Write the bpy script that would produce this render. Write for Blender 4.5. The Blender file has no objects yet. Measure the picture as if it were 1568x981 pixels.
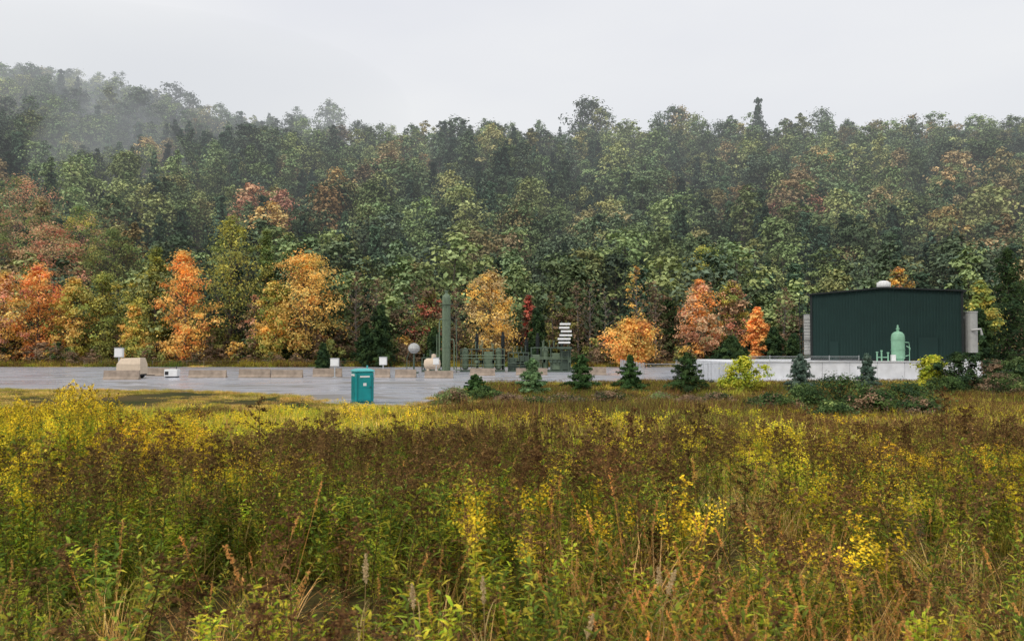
import bpy, math, random
import numpy as np
from mathutils import Vector, Matrix
rng=np.random.default_rng(7); random.seed(7)
CAM_Z=3.6; F=1230.0; HOR=530.0
sc=bpy.context.scene
sc.view_settings.view_transform='Standard'; sc.view_settings.look='None'; sc.view_settings.exposure=0

# ---------------------------------------------------------------- numeric helpers
_perm=np.random.default_rng(3).random((256,256))
def vnoise(x,y):
    x=np.asarray(x,float); y=np.asarray(y,float)
    xi=np.floor(x).astype(int); yi=np.floor(y).astype(int); fx=x-xi; fy=y-yi
    fx=fx*fx*(3-2*fx); fy=fy*fy*(3-2*fy)
    g=lambda a,b:_perm[a%256,b%256]
    return (g(xi,yi)*(1-fx)+g(xi+1,yi)*fx)*(1-fy)+(g(xi,yi+1)*(1-fx)+g(xi+1,yi+1)*fx)*fy
def fbm(x,y):
    return (vnoise(x,y)+0.5*vnoise(x*2.1+7,y*2.1+3)+0.25*vnoise(x*4.3+1,y*4.3+9))/1.75
def gz(x,y):
    x=np.asarray(x,float); y=np.asarray(y,float)
    f=np.interp(y,[-60,3,5.5,10,20,35,49,60],[1.9,1.65,1.6,1.36,0.9,0.34,0.0,0.0])
    f=f+np.interp(y,[40,49],[1,0])*(vnoise(x*0.35,y*0.35)-0.5)*0.25
    H=np.interp(x,[-700,-330,-274,-215,-165,-130,-60,0,80,160,274,700],[168,154,142,133,117,108,103,104,103,104,106,104])
    y0=160+10*vnoise(x*0.02,0*y+5)
    u=np.clip((y-y0)/(430-y0),0,1)
    prof=np.where(u<0.85,u*1.06,0.901+(u-0.85)*0.66)
    h=H*prof+ (fbm(x*0.018,y*0.006)-0.5)*22*np.sin(np.clip(u,0,1)*math.pi)
    h=h-np.clip(y-445,0,900)*0.16
    return f*(u<=0)+np.where(u>0,h,0)
def gz1(x,y): return float(gz(x,y))

class Q:
    def __init__(s): s.V=[];s.Fc=[];s.M=[];s.C=[];s.n=0
    def add(s,v,f,m=0,c=(1,1,1),T=None):
        v=np.asarray(v,float).reshape(-1,3); f=np.asarray(f,int).reshape(-1,4)
        if T is not None:
            A=np.array(T); v=v@A[:3,:3].T+A[:3,3]
        c=np.asarray(c,float)
        if c.ndim==1: c=np.tile(c,(len(v),1))
        s.V.append(v); s.Fc.append(f+s.n); s.M.append(np.full(len(f),m)); s.C.append(c); s.n+=len(v)
    def flat(s):
        if len(s.V)>1:
            s.V=[np.concatenate(s.V)];s.Fc=[np.concatenate(s.Fc)];s.M=[np.concatenate(s.M)];s.C=[np.concatenate(s.C)]
        return s
    def mesh(s,name,mats,smooth=False):
        s.flat(); V,Fc,M,C=s.V[0],s.Fc[0],s.M[0],s.C[0]
        me=bpy.data.meshes.new(name)
        me.vertices.add(len(V)); me.vertices.foreach_set('co',V.ravel())
        me.loops.add(len(Fc)*4); me.loops.foreach_set('vertex_index',Fc.ravel().astype(np.int32))
        me.polygons.add(len(Fc)); me.polygons.foreach_set('loop_start',(np.arange(len(Fc))*4).astype(np.int32))
        me.polygons.foreach_set('material_index',M.astype(np.int32))
        me.polygons.foreach_set('use_smooth',np.full(len(Fc),smooth))
        me.update(calc_edges=True)
        ca=me.color_attributes.new('Col','FLOAT_COLOR','POINT')
        ca.data.foreach_set('color',np.concatenate([C,np.ones((len(C),1))],1).ravel())
        for m in mats: me.materials.append(m)
        return me
    def obj(s,name,mats,loc=(0,0,0),rz=0,parent=None,smooth=False,link=True):
        o=bpy.data.objects.new(name,s.mesh(name,mats,smooth))
        o.location=loc; o.rotation_euler=(0,0,rz)
        if parent: o.parent=parent
        if link: sc.collection.objects.link(o)
        return o
    def box(s,x0,x1,y0,y1,z0,z1,m=0,c=(1,1,1),T=None,b=0.0):
        if b>0:
            pts=[]
            for (zz,i) in ((z0,b),(z0+b,0),(z1-b,0),(z1,b)):
                pts+= [(x0+i+b,y0+i,zz),(x1-i-b,y0+i,zz),(x1-i,y0+i+b,zz),(x1-i,y1-i-b,zz),(x1-i-b,y1-i,zz),(x0+i+b,y1-i,zz),(x0+i,y1-i-b,zz),(x0+i,y0+i+b,zz)]
            f=[]
            for k in range(3):
                for j in range(8): f.append([k*8+j,k*8+(j+1)%8,(k+1)*8+(j+1)%8,(k+1)*8+j])
            for base,flip in ((0,1),(24,0)):
                for q in ([0,1,2,7],[7,2,3,6],[6,3,4,5]):
                    qq=[base+t for t in q]; f.append(qq[::-1] if flip else qq)
            s.add(pts,f,m,c,T); return
        v=[(x0,y0,z0),(x1,y0,z0),(x1,y1,z0),(x0,y1,z0),(x0,y0,z1),(x1,y0,z1),(x1,y1,z1),(x0,y1,z1)]
        s.add(v,[[0,3,2,1],[4,5,6,7],[0,1,5,4],[1,2,6,5],[2,3,7,6],[3,0,4,7]],m,c,T)
    def lathe(s,prof,sides=20,m=0,c=(1,1,1),T=None):
        a=np.arange(sides)*2*math.pi/sides; v=[]
        for r,z in prof: v+= [(r*math.cos(t),r*math.sin(t),z) for t in a]
        f=[[k*sides+j,k*sides+(j+1)%sides,(k+1)*sides+(j+1)%sides,(k+1)*sides+j] for k in range(len(prof)-1) for j in range(sides)]
        s.add(v,f,m,c,T)
    def tube(s,P,R,sides=5,m=0,c=(1,1,1),T=None):
        P=np.asarray(P,float); n=len(P)
        if np.isscalar(R): R=[R]*n
        D=np.gradient(P,axis=0); D/=np.linalg.norm(D,axis=1)[:,None]+1e-9
        v=[]
        for i in range(n):
            up=np.array([0,0,1.]) if abs(D[i][2])<0.9 else np.array([1.,0,0])
            a=np.cross(D[i],up); a/=np.linalg.norm(a); b=np.cross(D[i],a)
            for j in range(sides):
                t=2*math.pi*j/sides; v.append(P[i]+R[i]*(a*math.cos(t)+b*math.sin(t)))
        f=[[k*sides+j,k*sides+(j+1)%sides,(k+1)*sides+(j+1)%sides,(k+1)*sides+j] for k in range(n-1) for j in range(sides)]
        s.add(v,f,m,c,T)
    def leaves(s,Cn,Nn,size,aspect=0.6,m=0,c=(1,1,1)):
        n=len(Cn); Nn=Nn/(np.linalg.norm(Nn,axis=1)[:,None]+1e-9)
        r=rng.normal(size=(n,3)); a=np.cross(Nn,r); a/=np.linalg.norm(a,axis=1)[:,None]+1e-9; b=np.cross(Nn,a)
        sz=np.broadcast_to(np.asarray(size,float),(n,))[:,None]
        bend=Nn*sz*0.25
        v=np.stack([Cn-a*sz,Cn-b*sz*aspect+bend,Cn+a*sz,Cn+b*sz*aspect+bend],1).reshape(-1,3)
        f=np.arange(4*n).reshape(n,4)
        c=np.asarray(c,float)
        if c.ndim==2: c=np.repeat(c,4,axis=0)
        s.add(v,f,m,c)

# ---------------------------------------------------------------- materials
def newmat(name):
    m=bpy.data.materials.new(name); m.use_nodes=True; nt=m.node_tree; nt.nodes.clear()
    out=nt.nodes.new('ShaderNodeOutputMaterial'); return m,nt,out
def N(nt,t,**k):
    n=nt.nodes.new(t)
    for a,b in k.items(): setattr(n,a,b)
    return n
def simple(name,col,rough=0.6,metal=0,var=0.12,scale=3.0,spec=0.5):
    m,nt,out=newmat(name); p=N(nt,'ShaderNodeBsdfPrincipled'); L=nt.links.new
    tc=N(nt,'ShaderNodeTexCoord'); nz=N(nt,'ShaderNodeTexNoise'); nz.inputs['Scale'].default_value=scale; nz.inputs['Detail'].default_value=6
    L(tc.outputs['Object'],nz.inputs['Vector'])
    mr=N(nt,'ShaderNodeMapRange'); mr.inputs[1].default_value=0.3; mr.inputs[2].default_value=0.7; mr.inputs[3].default_value=1-var; mr.inputs[4].default_value=1+var
    L(nz.outputs['Fac'],mr.inputs[0])
    mx=N(nt,'ShaderNodeVectorMath',operation='SCALE'); mx.inputs[0].default_value=col; L(mr.outputs[0],mx.inputs['Scale'])
    L(mx.outputs[0],p.inputs['Base Color']); p.inputs['Roughness'].default_value=rough; p.inputs['Metallic'].default_value=metal
    p.inputs['Specular IOR Level'].default_value=spec
    L(p.outputs[0],out.inputs[0]); return m
def leafshader(nt,col,trans,out):
    L=nt.links.new
    d=N(nt,'ShaderNodeBsdfDiffuse'); L(col,d.inputs[0])
    if trans<=0: L(d.outputs[0],out.inputs[0]); return
    t=N(nt,'ShaderNodeBsdfTranslucent'); mix=N(nt,'ShaderNodeMixShader'); mix.inputs[0].default_value=trans
    L(col,t.inputs[0]); L(d.outputs[0],mix.inputs[1]); L(t.outputs[0],mix.inputs[2]); L(mix.outputs[0],out.inputs[0])
def foliage(name,trans=0.25,instvar=0.0,patch=None,gain=1.0):
    m,nt,out=newmat(name); L=nt.links.new
    at=N(nt,'ShaderNodeAttribute',attribute_name='Col')
    col=at.outputs['Color']
    if instvar:
        oi=N(nt,'ShaderNodeObjectInfo')
        mr=N(nt,'ShaderNodeMapRange'); mr.inputs[3].default_value=1-instvar; mr.inputs[4].default_value=1+instvar
        L(oi.outputs['Random'],mr.inputs[0])
        sm=N(nt,'ShaderNodeVectorMath',operation='SCALE'); L(col,sm.inputs[0]); L(mr.outputs[0],sm.inputs['Scale']); col=sm.outputs[0]
        if patch:
            nz=N(nt,'ShaderNodeTexNoise'); nz.inputs['Scale'].default_value=patch[0]; nz.inputs['Detail'].default_value=3
            L(oi.outputs['Location'],nz.inputs['Vector'])
            r=N(nt,'ShaderNodeValToRGB'); r.color_ramp.elements[0].position=0.35; r.color_ramp.elements[1].position=0.65
            r.color_ramp.elements[0].color=(*patch[1],1); r.color_ramp.elements[1].color=(*patch[2],1); L(nz.outputs['Fac'],r.inputs[0])
            mm=N(nt,'ShaderNodeVectorMath',operation='MULTIPLY'); L(col,mm.inputs[0]); L(r.outputs[0],mm.inputs[1]); col=mm.outputs[0]
    if gain!=1:
        g=N(nt,'ShaderNodeVectorMath',operation='SCALE'); L(col,g.inputs[0]); g.inputs['Scale'].default_value=gain; col=g.outputs[0]
    leafshader(nt,col,trans,out)
    return m
def forestmat(name,stops,off=-0.70,blo=.6,bhi=1.45):
    m,nt,out=newmat(name); L=nt.links.new
    oi=N(nt,'ShaderNodeObjectInfo'); at=N(nt,'ShaderNodeAttribute',attribute_name='Col')
    nz=N(nt,'ShaderNodeTexNoise'); nz.inputs['Scale'].default_value=0.012; nz.inputs['Detail'].default_value=3; L(oi.outputs['Location'],nz.inputs['Vector'])
    a=N(nt,'ShaderNodeMath',operation='MULTIPLY_ADD'); L(nz.outputs['Fac'],a.inputs[0]); a.inputs[1].default_value=1.3
    b=N(nt,'ShaderNodeMath',operation='MULTIPLY_ADD'); L(oi.outputs['Random'],b.inputs[0]); b.inputs[1].default_value=0.9; b.inputs[2].default_value=off
    L(b.outputs[0],a.inputs[2])
    r=N(nt,'ShaderNodeValToRGB'); cr=r.color_ramp
    while len(cr.elements)<len(stops): cr.elements.new(0.5)
    for e,(p,c) in zip(cr.elements,stops): e.position=p; e.color=(*c,1)
    L(a.outputs[0],r.inputs[0])
    mm=N(nt,'ShaderNodeVectorMath',operation='MULTIPLY'); L(r.outputs[0],mm.inputs[0]); L(at.outputs['Color'],mm.inputs[1])
    q1=N(nt,'ShaderNodeMath',operation='MULTIPLY'); q1.inputs[1].default_value=17.31; L(oi.outputs['Random'],q1.inputs[0])
    q2=N(nt,'ShaderNodeMath',operation='FRACT'); L(q1.outputs[0],q2.inputs[0])
    q3=N(nt,'ShaderNodeMapRange'); q3.inputs[3].default_value=blo; q3.inputs[4].default_value=bhi; L(q2.outputs[0],q3.inputs[0])
    sc_=N(nt,'ShaderNodeVectorMath',operation='SCALE'); L(mm.outputs[0],sc_.inputs[0]); L(q3.outputs[0],sc_.inputs['Scale'])
    leafshader(nt,sc_.outputs[0],0,out)
    return m
M_bark=simple('bark',(0.11,0.085,0.07),0.9,var=0.3,scale=6)
M_barkpale=simple('bark_pale',(0.17,0.15,0.13),0.9,var=0.3,scale=6)
M_leaf=foliage('autumn_leaves',0.33,gain=1.22)
M_forest=forestmat('hillside_leaves',[(0.0,(0.12,0.16,0.11)),(0.3,(0.17,0.23,0.12)),(0.55,(0.25,0.32,0.14)),(0.74,(0.36,0.37,0.16)),(0.87,(0.36,0.27,0.16)),(0.96,(0.52,0.38,0.16)),(1.0,(0.48,0.25,0.18))],off=-.68)
M_pine=forestmat('hillside_needles',[(0.0,(0.055,0.09,0.065)),(0.5,(0.085,0.135,0.085)),(1.0,(0.11,0.165,0.09))])
M_weed=foliage('weed_leaves',0.35,0.28,(0.25,(0.94,1.06,0.85),(1.16,1.0,0.9)),gain=1.38)

# ---------------------------------------------------------------- trees
def env(shape,t):
    if shape=='round': return max(0.05,math.sqrt(max(0,1-(2*t-0.9)**2/1.21)))
    if shape=='oval': return max(0.05,math.sin(math.pi*min(1,(t*0.93+0.07)))**0.7)
    if shape=='spread': return max(0.1,math.sin(math.pi*min(1,t*0.8+0.18))**0.5)
    if shape=='egg': return max(0.05,(1-t)**0.55*min(1,t*4+0.35))
    return 1
def tree(seed,H,W,base=0.2,shape='round',clumps=45,lpc=120,leaf=0.3,pal=None,pale=False,mats=None,name='t',obj=True,loc=(0,0,0),sparse=1.0,sides=7):
    global rng
    rng=np.random.default_rng(seed); q=Q()
    lean=rng.normal(0,0.02*H,2); hb=H*base
    tp=[(lean[0]*t**2+0.01*H*math.sin(5*t+seed),lean[1]*t**2,H*0.88*t) for t in np.linspace(0,1,8)]
    r0=0.013*H+0.03
    q.tube(tp,[r0*(1-0.9*t)+ (0.4*r0 if t==0 else 0) for t in np.linspace(0,1,8)],sides,1,(1,1,1))
    ctr=np.array([0,0,hb+(H-hb)*0.45])
    if pal is None: pal=[(1,1,1)]
    pal=np.array(pal); lob=rng.uniform(0,6.28,4)
    for i in range(clumps):
        t=(i+rng.random())/clumps
        az=i*2.4+rng.normal(0,0.5)
        lobe=1+0.22*math.sin(2*az+lob[0]+5*t)+0.14*math.sin(3*az+lob[1]-7*t)
        e=env(shape,t)*W/2*lobe
        rr=e*(0.35+0.65*rng.random()**0.6)
        if rng.random()<0.15: rr*=0.3
        cs=W*rng.uniform(0.075,0.165)*(0.7+0.5*env(shape,t))
        rr=max(0,rr-cs*0.35)
        z=hb+(H-hb)*t-cs*0.3
        tz=[p[2] for p in tp]
        tx=np.interp(z,tz,[p[0] for p in tp]); ty=np.interp(z,tz,[p[1] for p in tp])
        c=np.array([tx+rr*math.cos(az),ty+rr*math.sin(az),z])
        z0=max(hb*0.7,z-rr*rng.uniform(0.6,1.1)); x0=np.interp(z0,tz,[p[0] for p in tp])
        P=[(x0,0,z0),((x0*.5+c[0]*.5),c[1]*.5,(z0*.6+z*.4)),tuple(c)]
        q.tube(P,[r0*0.32,r0*0.2,r0*0.06],4,1)
        n=int(lpc*rng.uniform(0.4,1.35)*sparse)
        if n<3: continue
        d=rng.normal(size=(n,3)); d/=np.linalg.norm(d,axis=1)[:,None]
        d[:,2]=np.where((d[:,2]<-0.2)&(rng.random(n)<0.6),-d[:,2],d[:,2])
        rad=cs*rng.random(n)**0.45*(1+0.4*rng.normal(size=n).clip(-1,1.9))
        pos=c+d*rad[:,None]*np.array([1.15,1.15,0.75])
        nrm=d*0.9+np.array([0,0,0.55])+rng.normal(size=(n,3))*0.45+(c-ctr)/W*0.8
        pc=pal[rng.integers(len(pal))]*rng.uniform(0.68,1.3)
        pc2=pal[rng.integers(len(pal))]
        mixv=(rng.random(n)<0.25)[:,None]
        col=np.where(mixv,pc2,pc)*rng.uniform(0.72,1.28,n)[:,None]
        q.leaves(pos,nrm,leaf*rng.uniform(0.6,1.3,n),0.62,0,col)
    mats=mats or [M_leaf,M_barkpale if pale else M_bark]
    if obj:return q.obj(name,mats,loc,rng.uniform(0,6.28))
    return q.obj(name,mats,link=False)
def conifer(seed,H,W,name,loc=(0,0,0),pal=((0.04,0.075,0.035),),leaf=0.3,levels=22,link=True,mats=None,per=60,ragged=0.25,base=0.06,pw=0.85):
    global rng
    rng=np.random.default_rng(seed); q=Q(); pal=np.array(pal)
    r0=0.012*H+0.02
    q.tube([(0,0,0),(0.005*H,0,H*0.5),(0,0,H*0.985)],[r0*1.3,r0*0.7,r0*0.1],6,1)
    for i in range(levels):
        t=(i+rng.random()*0.6)/levels; z=H*(base+(0.97-base)*t)
        R=W/2*(1-t)**pw*rng.uniform(1-ragged,1+ragged*0.5)+0.02*W
        nb=int(6+rng.integers(0,3)) if t<0.8 else 5
        for k in range(nb):
            az=2*math.pi*k/nb+i*1.1+rng.normal(0,0.25); Rb=R*rng.uniform(0.7,1.12)
            dr=rng.uniform(0.05,0.3)*Rb*(1-t) - 0.25*Rb*t
            e=np.array([math.cos(az)*Rb,math.sin(az)*Rb,z-dr]); s=np.array([0,0,z])
            q.tube([s,(s+e)/2+np.array([0,0,0.04*Rb]),e],[r0*0.3,r0*0.2,r0*0.05],3,1)
            n=max(8,int(per*(0.35+0.65*Rb/(W/2))))
            u=rng.random(n)**0.7; lat=(rng.normal(size=n))*0.2*Rb*(1.1-u)+rng.normal(size=n)*leaf*0.25
            side=np.array([-math.sin(az),math.cos(az),0])
            pos=s+(e-s)*u[:,None]+side*lat[:,None]; pos[:,2]+=rng.normal(size=n)*0.03*H*0.6+0.03*Rb
            out=np.array([math.cos(az),math.sin(az),0.9])
            col=pal[rng.integers(len(pal))]*rng.uniform(0.7,1.3)*rng.uniform(0.8,1.25,n)[:,None]
            q.leaves(pos,rng.normal(size=(n,3))*0.45+out,leaf*rng.uniform(0.6,1.3,n),0.42,0,col)
    return q.obj(name,mats or [M_leaf,M_bark],loc,rng.uniform(0,6.28),link=link)

# ---------------------------------------------------------------- scatter through geometry nodes
def scatter(name,protos,pts,rot,scl,idx):
    col=bpy.data.collections.new(name+'_kinds')
    for i,p in enumerate(protos):
        p.name='%s_kind_%02d'%(name,i); col.objects.link(p)
    me=bpy.data.meshes.new(name); me.vertices.add(len(pts)); me.vertices.foreach_set('co',np.asarray(pts,np.float32).ravel())
    a=me.attributes.new('rot','FLOAT_VECTOR','POINT'); a.data.foreach_set('vector',np.asarray(rot,np.float32).ravel())
    a=me.attributes.new('scl','FLOAT_VECTOR','POINT'); a.data.foreach_set('vector',np.asarray(scl,np.float32).ravel())
    a=me.attributes.new('kind','INT','POINT'); a.data.foreach_set('value',np.asarray(idx,np.int32))
    o=bpy.data.objects.new(name,me); sc.collection.objects.link(o)
    ng=bpy.data.node_groups.new(name+'_scatter','GeometryNodeTree')
    ng.interface.new_socket('Geometry',in_out='INPUT',socket_type='NodeSocketGeometry'); ng.interface.new_socket('Geometry',in_out='OUTPUT',socket_type='NodeSocketGeometry')
    gi=ng.nodes.new('NodeGroupInput'); go=ng.nodes.new('NodeGroupOutput')
    ip=ng.nodes.new('GeometryNodeInstanceOnPoints'); ci=ng.nodes.new('GeometryNodeCollectionInfo')
    ci.inputs['Collection'].default_value=col; ci.inputs['Separate Children'].default_value=True; ci.inputs['Reset Children'].default_value=True
    ip.inputs['Pick Instance'].default_value=True
    def na(n,t):
        x=ng.nodes.new('GeometryNodeInputNamedAttribute'); x.data_type=t; x.inputs['Name'].default_value=n; return x.outputs['Attribute']
    L=ng.links.new
    L(gi.outputs[0],ip.inputs['Points']); L(ci.outputs[0],ip.inputs['Instance'])
    L(na('kind','INT'),ip.inputs['Instance Index'])
    er=ng.nodes.new('FunctionNodeEulerToRotation'); L(na('rot','FLOAT_VECTOR'),er.inputs[0]); L(er.outputs[0],ip.inputs['Rotation'])
    L(na('scl','FLOAT_VECTOR'),ip.inputs['Scale']); L(ip.outputs[0],go.inputs[0])
    md=o.modifiers.new('scatter','NODES'); md.node_group=ng
    return o

# ---------------------------------------------------------------- ground
def build_ground():
    xs=np.concatenate([np.arange(-900,-60,12),np.arange(-60,60,2.0),np.arange(60,901,12)])
    ys=np.concatenate([np.arange(-60,60,1.5),np.arange(60,150,10),np.arange(150,470,5),np.arange(470,1300,30)])
    X,Y=np.meshgrid(xs,ys); Z=gz(X,Y); nx=len(xs)
    v=np.stack([X,Y,Z],-1).reshape(-1,3)
    i,j=np.meshgrid(np.arange(len(ys)-1),np.arange(nx-1),indexing='ij'); a=(i*nx+j).ravel()
    q=Q(); q.add(v,np.stack([a,a+1,a+nx+1,a+nx],1))
    m,nt,out=newmat('ground_soil_grass'); L=nt.links.new; p=N(nt,'ShaderNodeBsdfPrincipled'); p.inputs['Roughness'].default_value=0.95; p.inputs['Specular IOR Level'].default_value=.1
    g=N(nt,'ShaderNodeNewGeometry'); n1=N(nt,'ShaderNodeTexNoise'); n1.inputs['Scale'].default_value=0.15; n1.inputs['Detail'].default_value=8
    n2=N(nt,'ShaderNodeTexNoise'); n2.inputs['Scale'].default_value=6; n2.inputs['Detail'].default_value=5
    L(g.outputs['Position'],n1.inputs[0]); L(g.outputs['Position'],n2.inputs[0])
    r=N(nt,'ShaderNodeValToRGB'); r.color_ramp.elements[0].position=0.35; r.color_ramp.elements[1].position=0.7
    r.color_ramp.elements[0].color=(0.045,0.055,0.015,1); r.color_ramp.elements[1].color=(0.13,0.09,0.035,1); L(n1.outputs[0],r.inputs[0])
    sm=N(nt,'ShaderNodeVectorMath',operation='SCALE'); mr=N(nt,'ShaderNodeMapRange'); mr.inputs[3].default_value=0.4; mr.inputs[4].default_value=1.3
    L(n2.outputs[0],mr.inputs[0]); L(r.outputs[0],sm.inputs[0]); L(mr.outputs[0],sm.inputs['Scale']); L(sm.outputs[0],p.inputs['Base Color'])
    b=N(nt,'ShaderNodeBump'); b.inputs['Distance'].default_value=0.1; L(n2.outputs[0],b.inputs['Height']); L(b.outputs[0],p.inputs['Normal']); L(p.outputs[0],out.inputs[0])
    q.obj('ground',[m],smooth=True)
build_ground()

PADX=[-260,-120,-60,-42,-25,-16,-11.5,-8.5,-6,-5.2,-4.6,-3.8,2,12,24,40,70]
PADY=[72,70,66.5,66,63.5,58,50.5,46.5,48,53,62,72,75,76,76,77,78]
def build_pad():
    edge=list(zip(PADX,PADY)); P=[]
    for a,b in zip(edge[:-1],edge[1:]):
        n=max(2,int(math.dist(a,b)/0.6))
        for k in range(n):
            t=k/n; P.append((a[0]+(b[0]-a[0])*t,a[1]+(b[1]-a[1])*t))
    P=np.array(P); P[:,1]+=(fbm(P[:,0]*0.6,P[:,1]*0.6)-0.5)*2.4+(vnoise(P[:,0]*2,P[:,1]*2)-.5)*.7
    x=P[:,0]
    far=141+4*vnoise(x*0.05,x*0+2)
    n=len(P); rows=12; v=[]
    for r in range(rows+1):
        t=r/rows
        v+= [(P[k,0]*(1-t)+ (P[k,0]*1.3)*t, P[k,1]*(1-t)+far[k]*t, 0.03) for k in range(n)]
    f=[[r*n+k,r*n+k+1,(r+1)*n+k+1,(r+1)*n+k] for r in range(rows) for k in range(n-1)]
    q=Q(); q.add(v,f)
    m,nt,out=newmat('wet_gravel'); L=nt.links.new; p=N(nt,'ShaderNodeBsdfPrincipled')
    g=N(nt,'ShaderNodeNewGeometry'); mp=N(nt,'ShaderNodeMapping'); mp.inputs['Scale'].default_value=(0.07,0.13,1); L(g.outputs['Position'],mp.inputs[0])
    n1=N(nt,'ShaderNodeTexNoise'); n1.inputs['Scale'].default_value=1.3; n1.inputs['Detail'].default_value=9; n1.inputs['Roughness'].default_value=.62; n1.inputs['Distortion'].default_value=1.0; L(mp.outputs[0],n1.inputs[0])
    n2=N(nt,'ShaderNodeTexNoise'); n2.inputs['Scale'].default_value=9; n2.inputs['Detail'].default_value=4; L(g.outputs['Position'],n2.inputs[0])
    r=N(nt,'ShaderNodeValToRGB'); r.color_ramp.elements[0].position=0.44; r.color_ramp.elements[1].position=0.60
    r.color_ramp.elements[0].color=(0.47,0.49,0.56,1); r.color_ramp.elements[1].color=(0.20,0.185,0.17,1); L(n1.outputs[0],r.inputs[0])
    sm=N(nt,'ShaderNodeVectorMath',operation='SCALE'); mr=N(nt,'ShaderNodeMapRange'); mr.inputs[3].default_value=0.7; mr.inputs[4].default_value=1.3
    L(n2.outputs[0],mr.inputs[0]); L(r.outputs[0],sm.inputs[0]); L(mr.outputs[0],sm.inputs['Scale']); L(sm.outputs[0],p.inputs['Base Color'])
    rr=N(nt,'ShaderNodeMapRange'); rr.inputs[1].default_value=0.42; rr.inputs[2].default_value=0.6; rr.inputs[3].default_value=0.15; rr.inputs[4].default_value=0.6
    L(n1.outputs[0],rr.inputs[0]); L(rr.outputs[0],p.inputs['Roughness'])
    b=N(nt,'ShaderNodeBump'); b.inputs['Distance'].default_value=0.02; b.inputs['Strength'].default_value=0.2; L(n2.outputs[0],b.inputs['Height']); L(b.outputs[0],p.inputs['Normal']); L(p.outputs[0],out.inputs[0])
    q.obj('gravel_pad',[m])
build_pad()

# ---------------------------------------------------------------- hillside forest
def build_forest():
    protos=[]; mf=[M_forest,M_bark]; mp=[M_pine,M_bark]; w=[(1,1,1),(0.85,0.9,0.85),(1.15,1.1,1.0)]
    k=dict(mats=mf,obj=False,sides=4)
    protos.append(tree(11,15,12,0.15,'round',28,72,0.42,w,**k))
    protos.append(tree(12,17,11,0.15,'oval',28,72,0.42,w,**k))
    protos.append(tree(13,16,14,0.15,'spread',32,66,0.43,w,**k))
    protos.append(tree(14,18,10,0.15,'egg',26,66,0.41,w,**k))
    protos.append(tree(15,18,10,0.3,'round',22,28,0.40,w,pale=True,**k))
    protos.append(tree(18,17,13,0.25,'oval',26,60,0.41,w,**k))
    g=((1,1,1),(0.8,0.8,0.8))
    protos.append(conifer(16,17,9,'c',pal=g,leaf=0.5,levels=13,link=False,mats=mp,per=24,ragged=0.5,pw=.72))
    protos.append(conifer(17,20,10,'c',pal=g,leaf=0.55,levels=13,link=False,mats=mp,per=26,ragged=0.7,base=0.25,pw=.62))
    r=np.random.default_rng(5)
    pts=[];rot=[];scl=[];idx=[]
    y=158.0
    while y<458:
        step=7.2+ (y-158)*0.008
        xw=0.71*y+30
        for x in np.arange(-xw,xw,step):
            px=x+r.uniform(-.55,.55)*step; py=y+r.uniform(-.55,.55)*step
            con=fbm(px*0.014+3,py*0.014)
            s=r.choice([.6,.75,.9,1.0,1.15,1.3])*r.uniform(.9,1.1)
            if py>410: s=r.uniform(0.5,1.05)
            pc=0.20+1.1*(con-0.5)
            if r.random()<pc: kk=6+int(r.random()<0.4); s=min(s,1.05)
            else: kk=int(r.choice([0,1,2,3,4,5],p=[.26,.2,.22,.12,.05,.15]))
            pts.append((px,py,gz1(px,py)-0.6)); rot.append((r.normal(0,.06),r.normal(0,.06),r.uniform(0,6.28)))
            scl.append((s*r.uniform(.85,1.25),s*r.uniform(.85,1.25),s)); idx.append(kk)
        y+=step*0.85
    for b,s,kk in [(-.49,1.2,4),(-.50,1.1,4),(-.27,1.5,4),(-.262,1.4,1),(-.232,1.95,1),(-.225,1.7,5),(-.305,1.3,6),(-.12,1.2,0),(-.035,1.3,4),(.035,1.3,1),(.088,2.0,5),(.1,2.15,2),(.11,1.9,0),(.122,1.5,4),(.19,1.75,2),(.203,2.0,0),(.213,1.85,1),(.225,1.6,2),(.24,1.5,0),(.26,1.4,2),(.3,1.6,4),(.309,1.8,7),(.35,1.3,6),(.385,1.75,2),(.395,1.5,0),(.42,1.4,1),(.455,1.3,2),(.49,1.2,0),(.55,1.25,6),(.6,1.2,2),(-.58,1.15,0),(-.55,1.1,2),(-.52,1.15,1),(-.62,1.1,0),(-.18,1.2,2),(-.15,1.15,5),(.0,1.2,5),(.06,1.15,6),(-.455,1.0,4),(-.44,.9,4),(-.40,1.0,4)]:
        d=430+r.uniform(-6,6); x=b*d
        pts.append((x,d,gz1(x,d)-0.5)); rot.append((0,0,r.uniform(0,6.28))); scl.append((s*.8,s*.8,s)); idx.append(kk)
    scatter('hillside_forest',protos,pts,rot,scl,idx)
build_forest()

# ---------------------------------------------------------------- tree line
def B(px): return (px-784)/F      # bearing (tangent) measured from the photograph
ORANGE=[(0.80,0.38,0.12),(0.84,0.48,0.15),(0.72,0.33,0.12),(0.82,0.56,0.19)]
GOLD=[(0.80,0.52,0.14),(0.78,0.57,0.18),(0.68,0.43,0.13),(0.56,0.46,0.14)]
YEL=[(0.56,0.51,0.12),(0.40,0.41,0.11),(0.68,0.55,0.14),(0.28,0.33,0.09)]
OLIVE=[(0.32,0.32,0.10),(0.26,0.29,0.10),(0.40,0.38,0.12),(0.20,0.24,0.08)]
PINK=[(0.66,0.34,0.22),(0.58,0.40,0.23),(0.72,0.45,0.27),(0.40,0.34,0.17)]
RED=[(0.55,0.13,0.10),(0.6,0.21,0.14),(0.3,0.10,0.08)]
BROWN=[(0.24,0.17,0.11),(0.18,0.14,0.09),(0.31,0.21,0.13)]
DKG=[(0.05,0.085,0.035),(0.07,0.11,0.04),(0.04,0.07,0.035)]
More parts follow.
